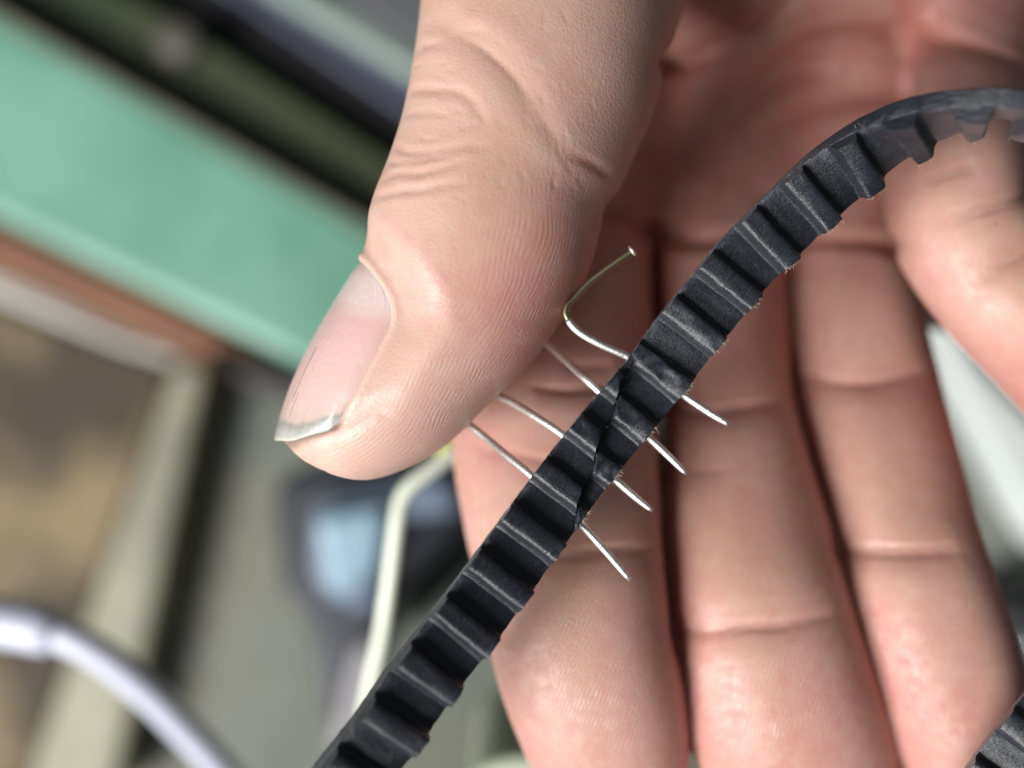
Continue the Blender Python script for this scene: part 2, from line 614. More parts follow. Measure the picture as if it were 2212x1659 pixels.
MIDDLE = Limb([
    (1400, 120, 1700, 110, -50, 10.5), (1415, 330, 1700, 330, -47, 10), (1407, 540, 1694, 540, -41, 9.8), (1408, 720, 1697, 710, -35, 9.5),
    (1418, 890, 1708, 880, -29.5, 9.3), (1416, 1060, 1752, 1040, -23.5, 9.0), (1417, 1190, 1792, 1165, -19.5, 8.9),
    (1440, 1330, 1826, 1295, -16, 8.8), (1466, 1460, 1866, 1420, -14.5, 8.6), (1490, 1580, 1906, 1540, -14.5, 8.3),
    (1530, 1700, 1932, 1660, -16.5, 7.6), (1590, 1810, 1930, 1780, -20, 6.5), (1660, 1900, 1900, 1880, -24, 5)], 2.25, tip=9)
RING = Limb([
    (1690, 110, 1960, 90, -50, 10.2), (1690, 330, 1960, 320, -47, 9.6), (1690, 540, 1958, 535, -41, 9.3), (1694, 700, 1984, 690, -35, 9.0),
    (1708, 880, 2026, 860, -30, 8.8), (1750, 1040, 2064, 1000, -24, 8.6), (1793, 1190, 2100, 1140, -19.5, 8.4),
    (1828, 1320, 2140, 1255, -16, 8.3), (1868, 1450, 2184, 1385, -14.5, 8.0), (1915, 1580, 2216, 1500, -14.5, 7.6),
    (1965, 1690, 2236, 1610, -16.5, 7), (2020, 1780, 2220, 1725, -20, 5.6)], 2.25, tip=8)
PINKY = Limb([
    (1960, 60, 2250, 20, -46, 9), (1974, 240, 2250, 165, -35, 8.8), (1940, 350, 2215, 250, -25, 8.4), (1925, 440, 2200, 340, -19.5, 8.1),
    (1952, 556, 2222, 450, -16.5, 7.9), (2034, 675, 2300, 565, -15, 7.6), (2122, 772, 2384, 660, -15, 7.3),
    (2205, 866, 2454, 752, -17, 6.9), (2290, 950, 2500, 850, -19, 6), (2360, 1010, 2530, 930, -21, 5)], 2.2, tip=7)
PALM = Limb([
    (1430, -1900, 2030, -1900, -66, 23), (1420, -1500, 2040, -1500, -64, 21), (1370, -1120, 2100, -1120, -62, 20), (1230, -800, 2250, -800, -61, 18),
    (1110, -450, 2360, -450, -60, 16), (1075, -100, 2390, -100, -59, 14.5), (1075, 200, 2370, 200, -57, 13), (1085, 400, 2330, 400, -54.5, 11), (1100, 500, 2280, 500, -53, 8)], 2.9)
THENAR = Limb([
    (1010, -300, 1520, -260, -28, 15), (1100, -500, 1700, -420, -38, 17), (1240, -800, 1800, -720, -46, 18), (1400, -1100, 1800, -1060, -54, 15)], 2.2, tip=8)
THENAR_PAD = Limb([
    (1380, -120, 1660, 20, -38, 10), (1480, -200, 1900, 0, -40, 12), (1640, -300, 2100, -60, -42, 12), (1800, -380, 2240, -180, -46, 9)], 2.2, tip=10)
HEEL = Limb([
    (2080, 80, 2380, 40, -48, 8), (2080, -200, 2420, -240, -47, 12), (2020, -500, 2380, -540, -50, 13), (1900, -900, 2260, -940, -56, 11)], 2.2, tip=10)
FINGERS = [THUMB, INDEX, MIDDLE, RING, PINKY]


def hand_field(vox):
    limbs = FINGERS + [PALM, THENAR, THENAR_PAD, HEEL]
    lo = np.min([l.lo for l in limbs], 0) - 4
    hi = np.max([l.hi for l in limbs], 0) + 4
    lo[1] = max(lo[1], -70)
    hi[1] = min(hi[1], 125)
    shape = np.ceil((hi - lo) / vox).astype(int) + 1
    ax = [lo[i] + np.arange(shape[i]) * vox for i in range(3)]

    def put(F, l, k, pad=7.0):
        i0 = np.maximum(np.floor((l.lo - pad - lo) / vox).astype(int), 0)
        i1 = np.minimum(np.ceil((l.hi + pad - lo) / vox).astype(int) + 1, shape)
        sl = tuple(slice(a, b) for a, b in zip(i0, i1))
        g = np.stack(np.meshgrid(*[ax[i][sl[i]] for i in range(3)], indexing='ij'), -1)
        sh = g.shape[:3]
        # only where the limb can matter
        st = 6
        gc = g[::st, ::st, ::st].reshape(-1, 3)
        near = l.dist(gc).reshape(g[::st, ::st, ::st].shape[:3]) < pad + st * vox * 1.2
        near = np.repeat(np.repeat(np.repeat(near, st, 0), st, 1), st, 2)[:sh[0], :sh[1], :sh[2]]
        d = np.full(sh, 99.0, np.float32)
        d[near] = l.dist(g[near])
        kk = k[sl] if isinstance(k, np.ndarray) else k
        F[sl] = smin(F[sl], d, kk) if (isinstance(k, np.ndarray) or k > 0) else np.minimum(F[sl], d)

    A = np.full(shape, 99.0, np.float32)
    yk = ax[1][None, :, None]
    web = (1.0 + 9.0 * np.clip((yk - 17) / 9, 0, 1) ** 1.3).astype(np.float32) * np.ones(shape, np.float32)
    for l in (INDEX, MIDDLE, RING):
        put(A, l, web)
    put(A, PINKY, .9)
    P = np.full(shape, 99.0, np.float32)
    put(P, PALM, 0)
    put(P, THENAR, 6)
    put(P, THENAR_PAD, 4)
    put(P, HEEL, 6)
    A = smin(A, P, 7.0)
    T = np.full(shape, 99.0, np.float32)
    put(T, THUMB, 0)
    # the thumb flows into its mound but stays clear of the fingers below it
    yy = ax[1][None, :, None]
    k = np.clip((yy - 18) / 22, 0.03, 1).astype(np.float32) * 6.0
    A = smin(A, T, k)
    A[:, -1, :] = 9
    A[:, 0, :] = 9
    return A, lo


# thumb nail frame: spine runs down the outer outline of the thumb tip
N0, N1 = Q(778, 566, -4.0), Q(600, 925, -4.5)
NAIL_T = unit(N1 - N0)
NAIL_LEN = np.linalg.norm(N1 - N0)
NAIL_R = 9.3
_side = unit(np.cross(NAIL_T, np.array([0, 0, 1.0])))      # toward the outline
if _side[0] > 0:
    _side = -_side
NAIL_N = unit(_side * math.cos(math.radians(14)) + np.array([0, 0, 1.0]) * math.sin(math.radians(14)))
NAIL_B = np.cross(NAIL_T, NAIL_N)
if NAIL_B[2] < 0:
    NAIL_B = -NAIL_B                                        # toward the viewer
NAIL_AX = N0 - _side * NAIL_R                               # axis start


def nail_coords(p):
    d = p - NAIL_AX
    s = d @ NAIL_T
    n, b = d @ NAIL_N, d @ NAIL_B
    return s / NAIL_LEN, np.degrees(np.arctan2(b, n)), np.sqrt(n ** 2 + b ** 2)


def nail_radius(u, phi):
    """nail surface: arched along and across, a little flatter on top"""
    return NAIL_R + 1.0 * np.sin(np.clip(u, 0, 1.1) * math.pi * .85) * .8 - .9 * np.clip(u - .55, 0, 1) ** 2 * 2.0 - .00006 * phi ** 2


NAIL_HALF, NAIL_BASE = 60.0, .24


def nail_tip(phi):
    """where along the nail its rounded free edge lies"""
    return 1.04 - .26 * np.clip(np.abs(phi) / NAIL_HALF, 0, 1.3) ** 2


def nail_edge(u):
    """half angle of the nail at u along its length (0 cuticle, 1 free edge)"""
    return NAIL_HALF * np.sqrt(np.clip(1 - np.clip((NAIL_BASE - u) / NAIL_BASE, 0, 1) ** 2, 0, 1))


def nail_inside(u, phi, R):
    """mm inside the sides and root of the nail, negative outside"""
    H = NAIL_HALF * math.pi / 180 * R
    x = np.abs(phi) * math.pi / 180 * R
    y = np.clip((NAIL_BASE - u), 0, None) * NAIL_LEN
    Y = NAIL_BASE * NAIL_LEN
    q = np.sqrt((x / H) ** 2 + (y / Y) ** 2) + 1e-6
    grad = np.sqrt((x / H ** 2) ** 2 + (y / Y ** 2) ** 2) / q + 1e-3
    return np.where(y > 0, (1 - q) / grad, H - x)


def build_hand():
    VOX = .55
    F, lo = hand_field(VOX)
    V, Fq = surface_nets(F, lo, VOX)
    V = relax(V, Fq, 3)
    for _ in range(3):
        V = to_surface(V, F, lo, VOX)
        V = relax(V, Fq, 2)
    # make normals point outward
    cen_n = normals(V, Fq)
    if (cen_n[:, 2] * (V[:, 2] - np.median(V[:, 2]))).mean() < 0:
        Fq = Fq[:, ::-1]
    bvh = BVHTree.FromPolygons([tuple(p) for p in V], [tuple(int(i) for i in f) for f in Fq])
    V, Fq = subdivide(V, Fq)
    V = to_surface(V, F, lo, VOX)
    V = relax(V, Fq, 3)
    N = normals(V, Fq)
    eye = Vector((0, 0, DIST))

    def trace(pts, step=.3):
        """a line drawn in layout units, dropped onto the skin"""
        P = np.array(pts, float)
        P, _ = catmull(np.c_[P, np.zeros(len(P))], 40)
        out = []
        for x, y, _z in P:
            d = Vector(Q(x, y, -20)) - eye
            h = bvh.ray_cast(eye, d.normalized())
            if h[0] is not None:
                out.append(h[0])
        if len(out) < 2:
            return None
        out = np.array(out)
        seg = np.linalg.norm(np.diff(out, axis=0), axis=1)
        s = np.r_[0, np.cumsum(seg)]
        n = max(int(s[-1] / step), 2)
        ss = np.linspace(0, s[-1], n)
        return np.stack([np.interp(ss, s, out[:, j]) for j in range(3)], 1)

    crease = np.zeros(len(V))
    disp = np.zeros(len(V))

    def carve(pts, width, depth, lip=.35, tint=1.0, taper=True):
        L = trace(pts)
        if L is None:
            return
        r = width * 3.6
        m = np.where(((V > L.min(0) - r) & (V < L.max(0) + r)).all(1))[0]
        if not len(m):
            return
        best = np.full(len(m), 1e9)
        t = np.zeros(len(m))
        for i, p in enumerate(L):
            d = ((V[m] - p) ** 2).sum(1)
            c = d < best
            best[c] = d[c]
            t[c] = i / max(len(L) - 1, 1)
        d = np.sqrt(best)
        f = np.sin(np.clip(t, .02, .98) * math.pi) ** .5 if taper else 1.0
        g = np.exp(-(d / width) ** 2) * f
        disp[m] += -depth * g + depth * lip * np.exp(-((d - 1.9 * width) / (1.1 * width)) ** 2) * f
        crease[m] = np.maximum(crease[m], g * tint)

    def fold(pts, k=1.0):
        """a flexion crease: a thin line in a shallow trough"""
        carve(pts, .62, .24 * k, .0, .8)
        carve(pts, 2.2, .40 * k, .0, .5)
        P = np.array(pts, float)
        for _ in range(4):
            j = rng.uniform(-16, 16)
            i0, i1 = sorted(rng.uniform(0, 1, 2))
            n = len(P) - 1
            sel = np.stack([np.interp(np.linspace(i0, i1, 5) * n, np.arange(n + 1), P[:, d]) for d in (0, 1)], 1)
            carve(sel + np.array([0, j]) + rng.normal(0, 1.5, sel.shape), .24, .10 * k, .1, .35)

    # thumb: folds over the joint
    carve([(930, 52), (955, 50), (985, 72), (1045, 104), (1104, 156), (1146, 216), (1186, 266)], 1.3, 0.259, .3, .2)
    carve([(985, 72), (1045, 106), (1104, 158), (1140, 210)], .35, 0.115, .2, .25)
    carve([(985, 72), (1010, 60), (1060, 80)], .6, 0.072, .3, .1)
    carve([(880, 196), (925, 193), (985, 198), (1020, 220), (1040, 260)], .5, 0.158, .25, .3)
    carve([(888, 118), (920, 100), (960, 98)], .6, 0.101, .3, .15)
    carve([(852, 316), (886, 330), (945, 328), (1005, 316), (1050, 318)], .45, 0.122, .25, .25)
    carve([(838, 350), (880, 352), (930, 346), (985, 334)], .35, 0.0864, .25, .2)
    carve([(828, 388), (862, 374), (906, 374), (953, 362), (1000, 350)], .42, 0.13, .25, .25)
    carve([(808, 428), (866, 414), (902, 412), (965, 400), (1010, 398)], .40, 0.13, .25, .25)
    carve([(872, 250), (900, 244), (950, 246)], .4, 0.072, .3, .1)
    carve([(1226, 332), (1262, 346), (1288, 360), (1322, 384)], .5, 0.158, .05, .8)
    carve([(1160, 250), (1200, 300), (1230, 330)], .9, 0.0864, .2, .2)
    for i in range(70):          # fine irregular skin lines over the knuckle
        x, y = rng.uniform(860, 1290), rng.uniform(10, 440)
        if x < 900 + .0 * y and y > 300:
            continue
        d = math.radians(rng.normal(8 if x < 1010 else 62, 14))
        L = rng.uniform(14, 46)
        bend = rng.normal(0, 5)
        carve([(x, y), (x + math.cos(d) * L / 2 + bend, y + math.sin(d) * L / 2 - bend), (x + math.cos(d) * L, y + math.sin(d) * L)], rng.uniform(.16, .26), rng.uniform(.03, .08), .2, .12)

    # palm lines
    carve([(1424, 134), (1470, 136), (1524, 120), (1612, 80), (1680, 26), (1740, -30)], 1.1, 1.2, .2, 1.0)
    carve([(1424, 134), (1524, 122), (1612, 84), (1690, 20)], 3.2, .9, .1, .5)
    carve([(1690, 130), (1751, 92), (1830, 76), (1929, 72), (2048, 76), (2128, 96), (2230, 140)], 1.0, 1.2, .2, 1.0)
    carve([(1690, 136), (1751, 98), (1830, 82), (1929, 78), (2048, 82), (2128, 102), (2230, 146)], 3.0, 1.0, .1, .5)
    carve([(1470, 370), (1485, 349), (1556, 258), (1636, 190), (1715, 151), (1820, 150)], 2.2, 1.7, .3, .6)
    carve([(1640, 300), (1740, 235), (1840, 205), (1960, 200)], 2.0, 1.1, .3, .5)
    # finger roots
    carve([(1310, 452), (1350, 462), (1410, 500), (1480, 516)], 1.4, 1.2, .1, 1.0)
    carve([(1410, 505), (1500, 516), (1600, 516), (1692, 520)], 1.3, 1.0, .1, 1.0)
    carve([(1690, 525), (1780, 515), (1880, 520), (1960, 530)], 1.2, .8, .1, .8)
    # index
    fold([(1150, 834), (1190, 838), (1250, 836), (1400, 812)], 1.4)
    fold([(1010, 960), (1120, 985), (1250, 1010)], .5)
    fold([(1210, 786), (1260, 790), (1330, 786)], .7)
    fold([(1040, 1204), (1130, 1206), (1250, 1196), (1330, 1188), (1420, 1186)], 1.2)
    # middle
    fold([(1425, 872), (1500, 884), (1600, 878), (1700, 860)], 1.3)
    fold([(1430, 1010), (1500, 1020), (1580, 1016)], .4)
    fold([(1450, 1368), (1530, 1364), (1610, 1354), (1700, 1348), (1810, 1326)], 1.2)
    # ring
    fold([(1712, 818), (1790, 822), (1880, 822), (2000, 800)], 1.3)
    fold([(1800, 1196), (1880, 1190), (1960, 1192), (2080, 1188)], 1.2)
    # pinky
    fold([(2040, 478), (2090, 462), (2150, 440), (2240, 412)], 1.1)
    fold([(2110, 610), (2150, 590), (2212, 554), (2280, 520)], 1.1)
    fold([(1990, 390), (2040, 372), (2110, 352)], .6)
    # where the belt presses into the side of the index finger
    carve([(1180, 1240), (1130, 1310), (1085, 1385)], 1.6, .5, .2, .25)

    V = V + N * disp[:, None]

    # nail bed and the folds of skin round it
    u, phi, r = nail_coords(V)
    near = np.where((u > -.35) & (u < 1.25) & (np.abs(phi) < 100) & (r > 4) & (r < 14))[0]
    un, pn, rn = u[near], phi[near], r[near]
    R = nail_radius(un, pn)
    ins = nail_inside(un, pn, R)
    tipd = (nail_tip(pn) - un) * NAIL_LEN                            # mm before the free edge
    m_in = 1 / (1 + np.exp(-np.clip((ins - .05) / .13, -40, 40)))
    under = np.clip((tipd + .3) / .9, 0, 1)
    rel = np.clip((ins + 5) / 5, 0, 1)
    rel = rel * rel * (3 - 2 * rel) * np.clip((tipd + 2.5) / 3.5, 0, 1)   # pull the flesh round the nail to the nail's curve
    r1 = rn + np.clip((R + .02 - .5 * np.clip(1 - tipd / 2.5, 0, 1) - rn) * rel, -2.2, 1.8)
    r2 = r1 * (1 - m_in * under) + (R - .55) * m_in * under
    fold = np.exp(-((ins + .45) / .5) ** 2) * np.clip((tipd + .5) / 3, 0, 1)
    r2 = r2 + (.10 + .16 * np.clip((.35 - un) / .3, 0, 1)) * fold * (1 - m_in)
    wt = np.clip((90 - np.abs(pn)) / 30, 0, 1) * np.clip(-tipd / .4, 0, 1) * np.clip((1.22 - un) / .12, 0, 1)
    lim = R - .30 + .40 * np.clip((np.abs(pn) - 22) / 30, 0, 1)
    r2 = r2 + (np.minimum(r2, lim) - r2) * wt
    dirt_n = np.exp(-(tipd / .55) ** 2) * np.clip((ins + .3) / .4, 0, 1)
    sc_r = (r2 / rn)[:, None]
    base = NAIL_AX + NAIL_T * (un * NAIL_LEN)[:, None]
    V[near] = base + (V[near] - base) * sc_r
    nailfold = np.zeros(len(V))
    nailfold[near] = fold * (1 - m_in)
    dirt = np.zeros(len(V))
    dirt[near] = dirt_n

    # ---- per-vertex colouring and ridge fields
    red = np.zeros(len(V))
    tanm = np.zeros(len(V))
    ridge = np.zeros(len(V))
    rmask = np.zeros(len(V))
    near_best = np.full(len(V), 1e9)
    for k, l in enumerate(FINGERS):
        bb = np.where(((V > l.lo - 3) & (V < l.hi + 3)).all(1))[0]
        d = np.abs(l.dist(V[bb]))
        s, lu, lw, lt, a, b = l.local(V[bb])
        c = d < near_best[bb]
        ids = bb[c]
        near_best[ids] = d[c]
        s, lu, lw, a, b = s[c], lu[c], lw[c], a[c], b[c]
        L = l.s[-1]
        ang = np.arctan2(lw / b, lu / a)
        rad = (a + b) / 2
        if k == 0:
            # thumb seen from its side: lines run lengthwise, swing across near the tip
            t = L - s
            across = ang * rad
            ridge[ids] = across - .38 * t + .004 * np.clip(t - 14, 0, None) ** 2
            pad = np.clip((lu / a + .15) / .5, 0, 1) * np.clip((34 - t) / 7, 0, 1)
            rmask[ids] = pad
            red[ids] = .32 * np.exp(-((t - 25) / 7) ** 2) * np.clip((lu / a + .3) / .8, 0, 1) + .30 * np.clip(lu / a - .25, 0, 1) * np.clip((t - 14) / 10, 0, 1) + .18 * np.exp(-((t - 22) / 6) ** 2)
            tanm[ids] = .7 * np.exp(-((t - 31) / 5) ** 2) * np.exp(-((lu / a - .1) / .35) ** 2) + .35 * np.clip((t - 30) / 20, 0, 1)
        else:
            t = L - s
            across = ang * rad
            sl = (.55, .5, .8, .6)[k - 1]
            ridge[ids] = (t * .85 + across * sl + .018 * across ** 2) * .95
            rmask[ids] = 2.3 * np.clip((lw / b + .2) / .5, 0, 1)
            tip = np.exp(-((t - (19, 24, 21, 12)[k - 1]) / 11) ** 2)
            red[ids] = .24 + .22 * tip + .22 * np.clip((t - 38) / 25, 0, 1) + .45 * np.clip(np.abs(lu / a) - .45, 0, 1)
            tanm[ids] = .5 * np.exp(-((t - (36, 41, 36, 27)[k - 1]) / 8) ** 2) * np.exp(-(lu / a / .6) ** 2)
    palm_m = np.clip((V[:, 1] - 12) / 14, 0, 1) * np.clip((-20 - V[:, 2]) / 6, 0, 1)
    red = np.maximum(red, .50 * palm_m)
    rmask *= 1 - palm_m * .8

    me = bpy.data.meshes.new("hand")
    me.vertices.add(len(V))
    o3 = Q(1700, -1000, -62)
    me.vertices.foreach_set("co", ((V - o3) * .001).astype(np.float32).ravel())
    me.loops.add(Fq.size)
    me.loops.foreach_set("vertex_index", Fq.astype(np.int32).ravel())
    me.polygons.add(len(Fq))
    me.polygons.foreach_set("loop_start", np.arange(0, Fq.size, 4, dtype=np.int32))
    me.update(calc_edges=True)
    me.polygons.foreach_set("use_smooth", np.ones(len(Fq), bool))
    for nm, arr in (("crease", crease), ("red", red), ("tan", tanm), ("ridge", ridge), ("rmask", rmask), ("nailfold", nailfold), ("dirt", dirt)):
        at = me.attributes.new(nm, 'FLOAT', 'POINT')
        at.data.foreach_set("value", arr.astype(np.float32))
    me.validate()

    # ---- skin
    m, nt, p = new_mat("skin")
    ov = obj_mm(nt)
    a_red, a_tan, a_cr, a_nf = (attr(nt, x).outputs["Fac"] for x in ("red", "tan", "crease", "nailfold"))
    n_big = noise(nt, ov, .16, 4, .55).outputs[0]
    n_mid = noise(nt, ov, .55, 4, .6).outputs[0]
    base = mix(nt, n_big, (.635, .442, .362), (.58, .36, .297))
    redf = math_n(nt, 'MULTIPLY_ADD', math_n(nt, 'SUBTRACT', math_n(nt, 'ADD', math_n(nt, 'MULTIPLY', n_mid, .5), math_n(nt, 'MULTIPLY', noise(nt, ov, .07, 3).outputs[0], .5)), .5), 1.5, a_red, True)
    c = mix(nt, redf, base, (.50, .178, .155))
    c = mix(nt, math_n(nt, 'MULTIPLY', a_tan, .55), c, (.50, .30, .17))
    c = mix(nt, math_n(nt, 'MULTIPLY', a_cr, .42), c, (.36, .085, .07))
    c = mix(nt, math_n(nt, 'MULTIPLY', a_nf, .35), c, (.72, .55, .45))
    c = mix(nt, math_n(nt, 'MULTIPLY', attr(nt, 'dirt').outputs['Fac'], .8), c, (.16, .10, .075))
    # pale mottling and grime specks
    vo = nd(nt, "ShaderNodeTexVoronoi")
    vo.inputs["Scale"].default_value = .42
    nt.links.new(ov, vo.inputs["Vector"])
    sp = ramp(nt, vo.outputs["Distance"], [(.05, (1, 1, 1)), (.11, (0, 0, 0))]).outputs[0]
    gate = ramp(nt, noise(nt, ov, .3, 2).outputs[0], [(.56, (0, 0, 0)), (.62, (1, 1, 1))]).outputs[0]
    spf = math_n(nt, 'MULTIPLY', math_n(nt, 'MULTIPLY', sp, gate), .5)
    c = mix(nt, spf, c, (.20, .11, .09))
    # ridges
    ph = math_n(nt, 'ADD', attr(nt, "ridge").outputs["Fac"], math_n(nt, 'MULTIPLY', math_n(nt, 'SUBTRACT', noise(nt, ov, .11, 2).outputs[0], .5), 3.0))
    rs = math_n(nt, 'SINE', math_n(nt, 'MULTIPLY', ph, 2 * math.pi / .47))
    rm = attr(nt, "rmask").outputs["Fac"]
    brk = ramp(nt, noise(nt, ov, .9, 3).outputs[0], [(.38, (.05, .05, .05)), (.66, (1, 1, 1))]).outputs[0]
    ridge_h = math_n(nt, 'MULTIPLY', math_n(nt, 'MULTIPLY', rs, rm), brk)
    c = mix(nt, math_n(nt, 'MULTIPLY', math_n(nt, 'MAXIMUM', ridge_h, 0.0), .13), c, (.80, .62, .52))
    nt.links.new(c, p.inputs["Base Color"])
    # fine skin cells elsewhere
    v2 = nd(nt, "ShaderNodeTexVoronoi", feature='DISTANCE_TO_EDGE')
    v2.inputs["Scale"].default_value = 2.1
    nt.links.new(ov, v2.inputs["Vector"])
    cell = math_n(nt, 'MULTIPLY', math_n(nt, 'MINIMUM', v2.outputs[0], .25), math_n(nt, 'SUBTRACT', 1.15, rm))
    n_f = noise(nt, ov, 2.6, 4, .6).outputs[0]
    h = math_n(nt, 'ADD', math_n(nt, 'MULTIPLY', ridge_h, .013), math_n(nt, 'MULTIPLY_ADD', n_f, .035, math_n(nt, 'MULTIPLY', cell, .042)))
    nrm = bump(nt, h, .001, 1.0)
    nt.links.new(nrm, p.inputs["Normal"])
    rr = nd(nt, "ShaderNodeMapRange")
    rr.inputs[3].default_value, rr.inputs[4].default_value = .33, .54
    nt.links.new(n_mid, rr.inputs[0])
    nt.links.new(rr.outputs[0], p.inputs["Roughness"])
    p.inputs["Specular IOR Level"].default_value = .5
    p.inputs["Subsurface Weight"].default_value = .55
    p.inputs["Subsurface Radius"].default_value = (1.0, .32, .18)
    p.inputs["Subsurface Scale"].default_value = .0016
    me.materials.append(m)

    hand = bpy.data.objects.new("hand", me)
    col.objects.link(hand)
    hand.location = m3(o3)
    ORIGIN[hand.name] = Vector(m3(o3))
    tag(hand, "bare right hand, palm open, thumb and fingers holding the pinned black belt", "hand")

    # ---- thumb nail plate
    nu, nphi = 60, 56
    vs, at_u, at_p = [], [], []
    for layer in (0, 1):
        for i in range(nu):
            uu = .0 + i / (nu - 1)
            for j in range(nphi):
                x = -1 + 2 * j / (nphi - 1)
                e = float(nail_edge(np.array(max(uu, .004)))) + 1.5
                ph_ = e * x
                # rounded, slightly uneven free edge
                ue = uu * (float(nail_tip(np.array(ph_))) + .004 * math.sin(x * 13 + 1)) - .02 * (1 - uu)
                R_ = float(nail_radius(np.array(ue), np.array(ph_))) - (.26 if layer else 0) - .45 * max(0, (abs(x) - .84) / .16) ** 2 - .22 * max(0, (.10 - uu) / .10) ** 2 - .10 * max(0, (uu - .9) / .1) ** 2 - .5 * max(0, (abs(x) - .55) / .45) ** 2 * max(0, (uu - .72) / .28)
                q = NAIL_AX + NAIL_T * (ue * NAIL_LEN) + R_ * (NAIL_N * math.cos(math.radians(ph_)) + NAIL_B * math.sin(math.radians(ph_)))
                vs.append(q)
                at_u.append(uu)
                at_p.append(x)
    fs = []
    n1 = nu * nphi
    for i in range(nu - 1):
        for j in range(nphi - 1):
            a_ = i * nphi + j
            fs.append((a_, a_ + 1, a_ + nphi + 1, a_ + nphi))
            fs.append((n1 + a_, n1 + a_ + nphi, n1 + a_ + nphi + 1, n1 + a_ + 1))
    for i in range(nu - 1):
        a_, b_ = i * nphi, i * nphi + nphi - 1
        fs.append((a_, a_ + nphi, n1 + a_ + nphi, n1 + a_))
        fs.append((b_, n1 + b_, n1 + b_ + nphi, b_ + nphi))
    for j in range(nphi - 1):
        a_, b_ = j, (nu - 1) * nphi + j
        fs.append((a_, n1 + a_, n1 + a_ + 1, a_ + 1))
        fs.append((b_, b_ + 1, n1 + b_ + 1, n1 + b_))
    m, nt, p = new_mat("nail")
    ov = obj_mm(nt)
    uA, pA = attr(nt, "nail_u").outputs["Fac"], attr(nt, "nail_p").outputs["Fac"]
    nz = noise(nt, ov, .35, 3).outputs[0]
    uu = math_n(nt, 'ADD', uA, math_n(nt, 'MULTIPLY', math_n(nt, 'SUBTRACT', nz, .5), .1))
    cr = ramp(nt, uu, [(0.0, (.70, .55, .52)), (.22, (.69, .53, .50)), (.30, (.66, .42, .40)), (.55, (.70, .46, .435)), (.80, (.68, .46, .42)),
                       (.885, (.55, .43, .38)), (.915, (.30, .29, .26)), (.96, (.40, .41, .38)), (1.0, (.50, .50, .44))]).outputs[0]
    # lengthwise streaks and two hairline cracks
    cmb = nd(nt, "ShaderNodeCombineXYZ")
    nt.links.new(math_n(nt, 'MULTIPLY', pA, 26.0), cmb.inputs[0])
    nt.links.new(math_n(nt, 'MULTIPLY', uA, 1.6), cmb.inputs[1])
    st = noise(nt, cmb.outputs[0], 1.0, 4, .6).outputs[0]
    cr = mix(nt, math_n(nt, 'MULTIPLY', ramp(nt, st, [(.5, (0, 0, 0)), (.75, (1, 1, 1))]).outputs[0], .22), cr, (.70, .52, .48))
    for cx, u0, u1, wd in ((.30, .50, .80, .010), (.22, .68, .84, .007), (.36, .74, .88, .006)):
        wob = math_n(nt, 'MULTIPLY', math_n(nt, 'SUBTRACT', noise(nt, ov, 1.2, 2).outputs[0], .5), .02)
        dd = math_n(nt, 'ABSOLUTE', math_n(nt, 'ADD', math_n(nt, 'SUBTRACT', pA, cx), wob))
        lnm = math_n(nt, 'LESS_THAN', dd, wd)
        seg = math_n(nt, 'MULTIPLY', math_n(nt, 'GREATER_THAN', uA, u0), math_n(nt, 'LESS_THAN', uA, u1))
        cr = mix(nt, math_n(nt, 'MULTIPLY', math_n(nt, 'MULTIPLY', lnm, seg), .6), cr, (.16, .09, .08))
    nt.links.new(cr, p.inputs["Base Color"])
    p.inputs["Roughness"].default_value = .30
    p.inputs["Coat Weight"].default_value = .5
    p.inputs["Coat Roughness"].default_value = .14
    p.inputs["Subsurface Weight"].default_value = .35
    p.inputs["Subsurface Radius"].default_value = (1.0, .4, .3)
    p.inputs["Subsurface Scale"].default_value = .0008
    nt.links.new(bump(nt, math_n(nt, 'ADD', math_n(nt, 'MULTIPLY', st, .07), math_n(nt, 'MULTIPLY', noise(nt, ov, 1.0, 3).outputs[0], .05)), .001), p.inputs["Normal"])
    nail = make_obj("thumb_nail", vs, fs, m, hand, origin=N0)
    for nm, arr in (("nail_u", at_u), ("nail_p", at_p)):
        at = nail.data.attributes.new(nm, 'FLOAT', 'POINT')
        at.data.foreach_set("value", np.array(arr, np.float32))
    tag(nail, "worn pink thumb nail with a grey chipped free edge")
    return hand


build_hand()


# ------------------------------------------------------------------ the toothed belt and its pins
HALF_W, BACK, TOOTH_H, PITCH = 3.15, 1.9, 1.36, 5.42


